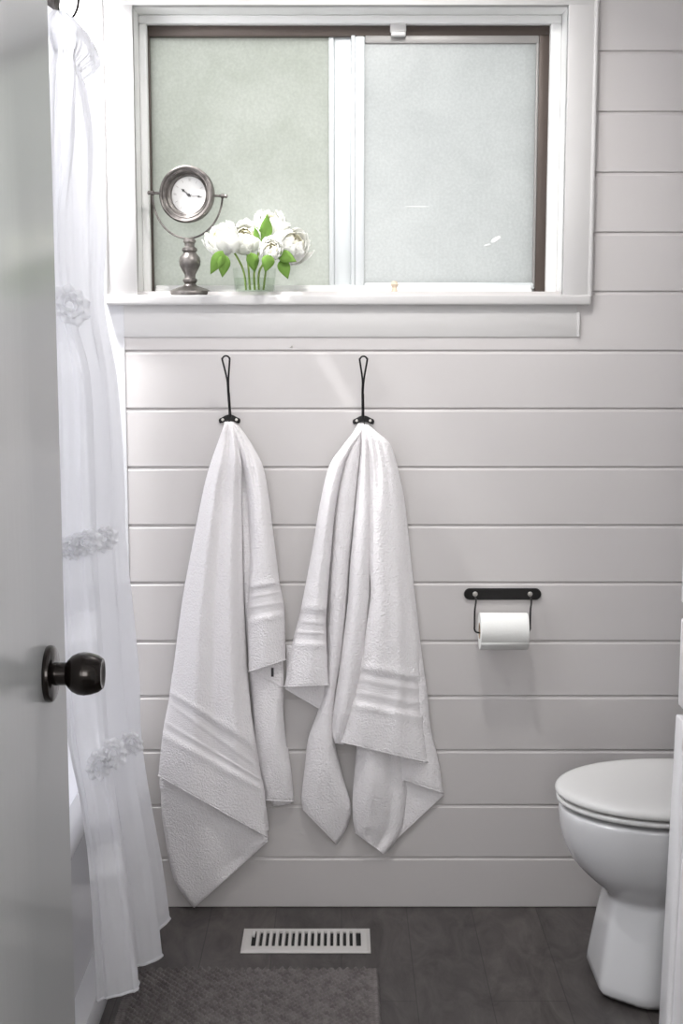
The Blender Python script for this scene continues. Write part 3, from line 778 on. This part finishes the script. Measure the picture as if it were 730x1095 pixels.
# rod and hooks
rod_z = 2.115
rod = thing('curtain_rod', 'dark shower rod along the tub above the curtain', 'curtain rod', (-.50, -.75, rod_z))
bm = bmesh.new(); add_tube(bm, [(-.50, -2.19, rod_z), (-.50, -.004, rod_z)], .0125, 20); obj('pole', bm, M['orb'], rod)
for y, s in ((-.003, -1), (-2.197, 1)):
    b = bmesh.new(); add_lathe(b, [(0, 0), (.032, 0), (.032, .006), (.020, .012), (.0135, .022), (0, .022)], (-.50, y, rod_z), Matrix.Rotation(-s*PI/2, 4, 'X'), 28); obj('flange', b, M['orb'], rod)
def hook(px, py, dep, label, lean):
    c = at(px, py, dep); t = thing('curtain_hook', label, 'curtain hook', c, 'dark wire hooks on the shower rod')
    bm = bmesh.new()
    P = [c+Vector((.004, 0, -.020)), c+Vector((-.010, 0, .0)), c+Vector((-.012, 0, .03))]
    for a in range(200, -21, -20): P.append(Vector((-.50+.017*math.cos(math.radians(a)), dep, rod_z+.017*math.sin(math.radians(a)))))
    P += [c+Vector((.026+lean, 0, .028)), c+Vector((.016+lean, 0, -.004)), c+Vector((.004, 0, -.012))]
    Q = [Vector(catmull([tuple(p) for p in P], j/4)) for j in range((len(P)-1)*4+1)]
    add_tube(bm, Q, .0023, 8); obj('hook_wire', bm, M['orb'], t)
    bm = bmesh.new(); o = c+Vector((-.018, -.008, .016))                      # leaf ornament
    n = 12; rows = []
    for k in range(n+1):
        q = k/n; w = .022*math.sin(PI*min(1, q*.86+.14))*(1 if q < .95 else .5); ctr = o+Vector((.003-.010*(1-q), 0, .032-.052*q*.92))
        rows.append([bm.verts.new(ctr+Vector((-w, .003, 0))), bm.verts.new(ctr+Vector((0, -.004, 0))), bm.verts.new(ctr+Vector((w*.55, .003, 0)))])
    for A, B in zip(rows, rows[1:]):
        for q in range(2): bm.faces.new((A[q], A[q+1], B[q+1], B[q]))
    lf = obj('leaf_ornament', bm, M['pewter'], t); s = lf.modifiers.new('solid', 'SOLIDIFY'); s.thickness = .003
hook(70, 14, -.45, 'dark leaf-shaped wire hook holding the shower curtain top at the upper left', 0)

# ------------------------------------------------------------------ CLOCK
SZ = 1.4515
c0 = Vector((-.3445, .03, SZ))
clk = thing('mantel_clock', 'pewter pedestal clock with swivelling round face on the window sill', 'clock', c0)
bm = bmesh.new()
add_lathe(bm, [(0, 0), (.050, 0), (.0505, .004), (.048, .009), (.040, .013), (.028, .017), (.016, .021), (.0125, .026), (.0165, .031), (.0165, .035), (.012, .039), (.0125, .046), (.018, .056), (.0235, .067), (.0245, .076), (.0225, .085), (.0165, .092), (.014, .096), (.0175, .100), (.0165, .105), (.011, .109), (.0115, .116), (.0145, .119), (.0135, .124), (.007, .128), (0, .129)], c0, None, 40)
obj('pedestal', bm, M['pewter'], clk)
hc = Vector((-.3475, .03, at(200.5, 208, .03).z)); br = .079
bm = bmesh.new(); P = []
tilt = math.radians(2.5)
for k in range(0, 41):
    a = PI+PI*k/40; e = Vector((br*math.cos(a), 0, (hc.z-(SZ+.127))*math.sin(a)))
    P.append(hc+Matrix.Rotation(tilt, 3, 'Y') @ e)
add_tube(bm, P, .0023, 10)
for s in (-1, 1):
    e = Matrix.Rotation(tilt, 3, 'Y') @ Vector((s*br, 0, 0)); q = hc+e; ax = e.normalized()
    add_tube(bm, [q-ax*.018, q-ax*.004, q-ax*.003, q+ax*.003, q+ax*.004, q+ax*.008, q+ax*.010, q+ax*.012], [.003, .003, .0055, .0055, .003, .0045, .0045, .001], 12)
obj('swivel_bracket', bm, M['pewter'], clk)
R = Matrix.Rotation(math.radians(-13), 4, 'Z') @ Matrix.Rotation(math.radians(4), 4, 'Y') @ Matrix.Rotation(PI/2, 4, 'X')   # local z -> -y
bm = bmesh.new()
add_lathe(bm, [(0, -.026), (.050, -.026), (.058, -.020), (.062, -.008), (.064, .006), (.0635, .012), (.060, .015), (.057, .0135), (.056, .010), (.0535, .009), (.0515, .010), (.0500, .009), (.0475, .000), (.046, -.001), (.0445, .000), (.0425, -.001), (.0415, -.010), (0, -.010)], hc, R, 64)
obj('clock_case', bm, M['pewter'], clk)
bm = bmesh.new(); add_lathe(bm, [(0, -.0098), (.0412, -.0098), (.0412, -.0085), (0, -.0085)], hc, R, 48); dial = obj('dial', bm, M['dial'], clk)
def onf(x, y, z): return hc+(R @ Vector((x, y, z)))
bm = bmesh.new()
for k in range(12):
    a = 2*PI*k/12; r0 = .030
    for off in ((-.0012, .0012) if k % 3 == 0 else (0,)):
        t = Vector((-math.sin(a), math.cos(a), 0)); e = Vector((math.cos(a), math.sin(a), 0))
        p1 = e*r0+t*off; p2 = e*.0365+t*off
        add_tube(bm, [onf(p1.x, p1.y, -.0082), onf(p2.x, p2.y, -.0082)], .0005, 6)
M['ink2'] = mat('faded_numerals', (.35, .33, .31), .6)
obj('hour_marks', bm, M['ink2'], dial)
def hand(name, ang, L, w):
    b = bmesh.new(); e = Vector((math.sin(ang), math.cos(ang), 0)); t = Vector((e.y, -e.x, 0)); z = -.0070
    prof = [(-.006, .4), (0, .5), (L*.45, .35), (L*.62, .45), (L*.74, 1.25), (L*.84, .5), (L, .12)]
    up = [onf(*(e*d+t*w*k+Vector((0, 0, z)))) for d, k in prof]; dn = [onf(*(e*d-t*w*k+Vector((0, 0, z)))) for d, k in prof]
    for i in range(len(prof)-1):
        v = [b.verts.new(q) for q in (up[i], up[i+1], dn[i+1], dn[i])]; b.faces.new(v)
    bmesh.ops.remove_doubles(b, verts=b.verts[:], dist=1e-6)
    o = obj(name, b, M['ink'], dial, smooth=False); s = o.modifiers.new('solid', 'SOLIDIFY'); s.thickness = .0007; s.offset = 0
hand('hour_hand', math.radians(-55), .022, .0026); hand('minute_hand', math.radians(95), .033, .0020)
bm = bmesh.new(); add_lathe(bm, [(0, -.0082), (.0036, -.0082), (.003, -.0055), (0, -.005)], hc, R, 20); obj('hand_pin', bm, M['ink'], dial)

# ------------------------------------------------------------------ VASE AND ROSES
vc = Vector((-.198, .03, SZ))
vase = thing('glass_vase', 'short clear glass vase of white roses on the window sill', 'vase', vc)
bm = bmesh.new(); add_lathe(bm, [(0, .0004), (.043, .0004), (.0455, .003), (.0475, .030), (.0495, .060), (.0485, .0605), (.046, .030), (.043, .008), (0, .007)], vc, None, 40)
obj('glass', bm, M['glass'], vase)
bm = bmesh.new(); add_lathe(bm, [(0, .0075), (.0425, .0085), (.0455, .030), (.0462, .038), (0, .038)], vc, None, 40); obj('water', bm, M['water'], vase)
def bloom_mesh(c, axis, R, seed, inner=False):
    """full round bloom: overlapping cupped petals on nested shells, lips curling outward"""
    rnd = random.Random(seed); bm = bmesh.new(); az = axis.normalized()
    ux = az.cross(Vector((0, 1, .3))).normalized(); uy = az.cross(ux)
    for ri, (cnt, pol, rad, wid) in enumerate([(3, 22, .42, 1.1), (5, 42, .60, .95), (6, 62, .76, .85), (7, 82, .90, .80), (8, 104, 1.0, .75)]):
        for k in range(cnt):
            a0 = 2*PI*(k+.5*(ri % 2)+rnd.uniform(-.2, .2))/cnt; tip = math.radians(pol*rnd.uniform(.72, 1.0)); rr0 = R*rad*rnd.uniform(.94, 1.06)
            n1, n2 = 8, 7; g = []
            for j in range(n2+1):
                v = j/n2; row = []
                th = math.radians(165)+(tip*.62-math.radians(165))*v
                for i in range(n1+1):
                    w = (i/n1-.5)*2
                    half = wid*(math.sin(PI*(.08+.80*v))**.6)*(PI/cnt*1.5 if ri else 1.2)
                    a = a0+half*w*(1-.25*max(0, v-.75)*4*abs(w))
                    t2 = th+.16*w*w*max(0, v-.5)*2
                    rr = rr0*(1+.10*max(0, v-.72)*3.5*(.5+ri*.2)+.03*math.sin(4*w+seed+k)*v)
                    row.append(bm.verts.new(c+(ux*math.cos(a)+uy*math.sin(a))*rr*math.sin(t2)+az*rr*math.cos(t2)))
                g.append(row)
            for j in range(n2):
                for i in range(n1):
                    f = bm.faces.new((g[j][i], g[j][i+1], g[j+1][i+1], g[j+1][i])); f.material_index = 1 if ri < 2 else 0
    return bm
def leaf(bm, base, d, L, W, seed=0):
    d = d.normalized(); side = d.cross(Vector((.2, -1, .2))).normalized(); nrm = side.cross(d); rows = []
    for k in range(9):
        t = k/8; w = W*math.sin(PI*t**.8)*(1-t*.15); p = base+d*L*t-nrm*L*.18*t*t
        rows.append([bm.verts.new(p-side*w+nrm*w*.3), bm.verts.new(p), bm.verts.new(p+side*w+nrm*w*.3)])
    for A, B in zip(rows, rows[1:]):
        for q in range(2): bm.faces.new((A[q], A[q+1], B[q+1], B[q]))
spec = [((237, 256), -.035, .039, (-.6, -.5, .8), 'white rose at the left of the glass vase, nearest the clock', [(238, 268, -.5, -1, .058), (240, 272, -.1, -1.4, .050)]),
        ((262, 254), .026, .038, (-.05, -.9, .7), 'white rose low in the middle front of the glass vase', [(268, 270, .3, -1.2, .045)]),
        ((288, 241), .054, .038, (.05, -.4, 1), 'white rose at the top of the bunch in the glass vase', [(283, 257, .15, 1.0, .058), (280, 262, -.25, .8, .045)]),
        ((311, 262), -.002, .045, (.6, -.55, .6), 'largest white rose at the right of the glass vase', [(300, 278, .4, -.9, .045), (297, 272, .9, -.3, .045)]),
        ((289, 267), -.050, .026, (.2, -.9, .5), 'small white rose in front of the largest one on the right', [(288, 272, -.2, -1, .04)])]
for i, ((px, py), dep, R_, ax, lab, lvs) in enumerate(spec):
    c = at(px, py, dep); ax = Vector(ax)
    foot = vc+Vector(((i-2)*.010, .006*((-1)**i), .012))
    r = thing('rose', lab, 'flower', foot, 'white roses in the glass vase')
    b = obj('bloom', bloom_mesh(c, ax, R_, i+1), None, r, mats=[M['petal'], M['petalin']], recalc=False, angle=0)
    s = b.modifiers.new('solid', 'SOLIDIFY'); s.thickness = .0008
    bm = bmesh.new(); nk = vc+Vector(((i-2)*.013, .004*((-1)**i), .058))
    P = [tuple(foot), tuple(nk), tuple(nk+(c-nk)*.5+Vector((0, 0, .01))), tuple(c-ax.normalized()*R_*.5)]
    add_tube(bm, [Vector(catmull(P, q/5)) for q in range(16)], .0024, 8); obj('stem', bm, M['stem'], r)
    for (lx, ly, dx, dz, LL_) in lvs:
        bm = bmesh.new(); leaf(bm, at(lx, ly, dep-R_*.95), Vector((dx, -.35, dz)), LL_, .0155)
        o = obj('leaf', bm, M['leaf'], r, recalc=False, angle=0); s = o.modifiers.new('solid', 'SOLIDIFY'); s.thickness = .0006

# ------------------------------------------------------------------ LIGHT
W = bpy.data.worlds.new('daylight'); S.world = W; W.use_nodes = True
W.node_tree.nodes['Background'].inputs['Color'].default_value = (.93, .97, .95, 1)
W.node_tree.nodes['Background'].inputs['Strength'].default_value = .5
def area(name, loc, rot, sx, sy, power, col=(1, 1, 1), spread=PI):
    l = bpy.data.lights.new(name, 'AREA'); l.shape = 'RECTANGLE'; l.size = sx; l.size_y = sy; l.energy = power; l.color = col; l.spread = spread
    o = bpy.data.objects.new(name, l); COL.objects.link(o); o.location = loc; o.rotation_euler = rot; return o
# bright overcast sky just outside the frosted window
area('window_daylight', (.02, .42, 1.80), (-PI/2, 0, 0), 1.6, 1.2, 5.6, (1, 1, .985))
# added unseen spot over the tub, brightening the end of the window wall
def spot(name, loc, aim, power, size, blend, soft, col=(1, 1, 1)):
    l = bpy.data.lights.new(name, 'SPOT'); l.energy = power; l.spot_size = math.radians(size); l.spot_blend = blend; l.shadow_soft_size = soft; l.color = col
    o = bpy.data.objects.new(name, l); COL.objects.link(o); o.location = loc
    o.rotation_euler = (Vector(aim)-Vector(loc)).to_track_quat('-Z', 'Y').to_euler(); return o
spot('added_alcove_spot', (-.76, -.20, 2.38), (-.42, 0, 1.30), 270, 52, 1, .05)
area('added_alcove_fill', (-.88, -1.25, 2.40), (0, 0, 0), 0.45, .6, 30, (.98, .99, 1))  # added fill over the tub, backlights the curtain
# unseen fill lights, added: a weak one overhead, a frontal one in the hall
area('added_overhead_fill', (.15, -.75, 2.40), (0, 0, 0), .35, .35, 2.5, (1, .975, .955))
area('added_front_fill', (.05, -4.55, 1.70), (PI/2, 0, 0), .9, 1.1, 28, (1, .985, .97))
spot('added_wall_washer', (.12, -.85, 2.40), (.08, 0, 1.62), 48, 84, 1, .06, (1, .98, .96))  # added wall washer to lift the upper boards and towels

S.view_settings.view_transform = 'Standard'; S.view_settings.look = 'None'; S.view_settings.exposure = -0.04; S.view_settings.gamma = 1
S.view_settings.use_curve_mapping = False
S.render.engine = 'CYCLES'
S.cycles.use_denoising = True
S.cycles.max_bounces = 8; S.cycles.diffuse_bounces = 5; S.cycles.transparent_max_bounces = 12; S.cycles.caustics_reflective = False; S.cycles.caustics_refractive = False
S.cycles.sample_clamp_indirect = 6
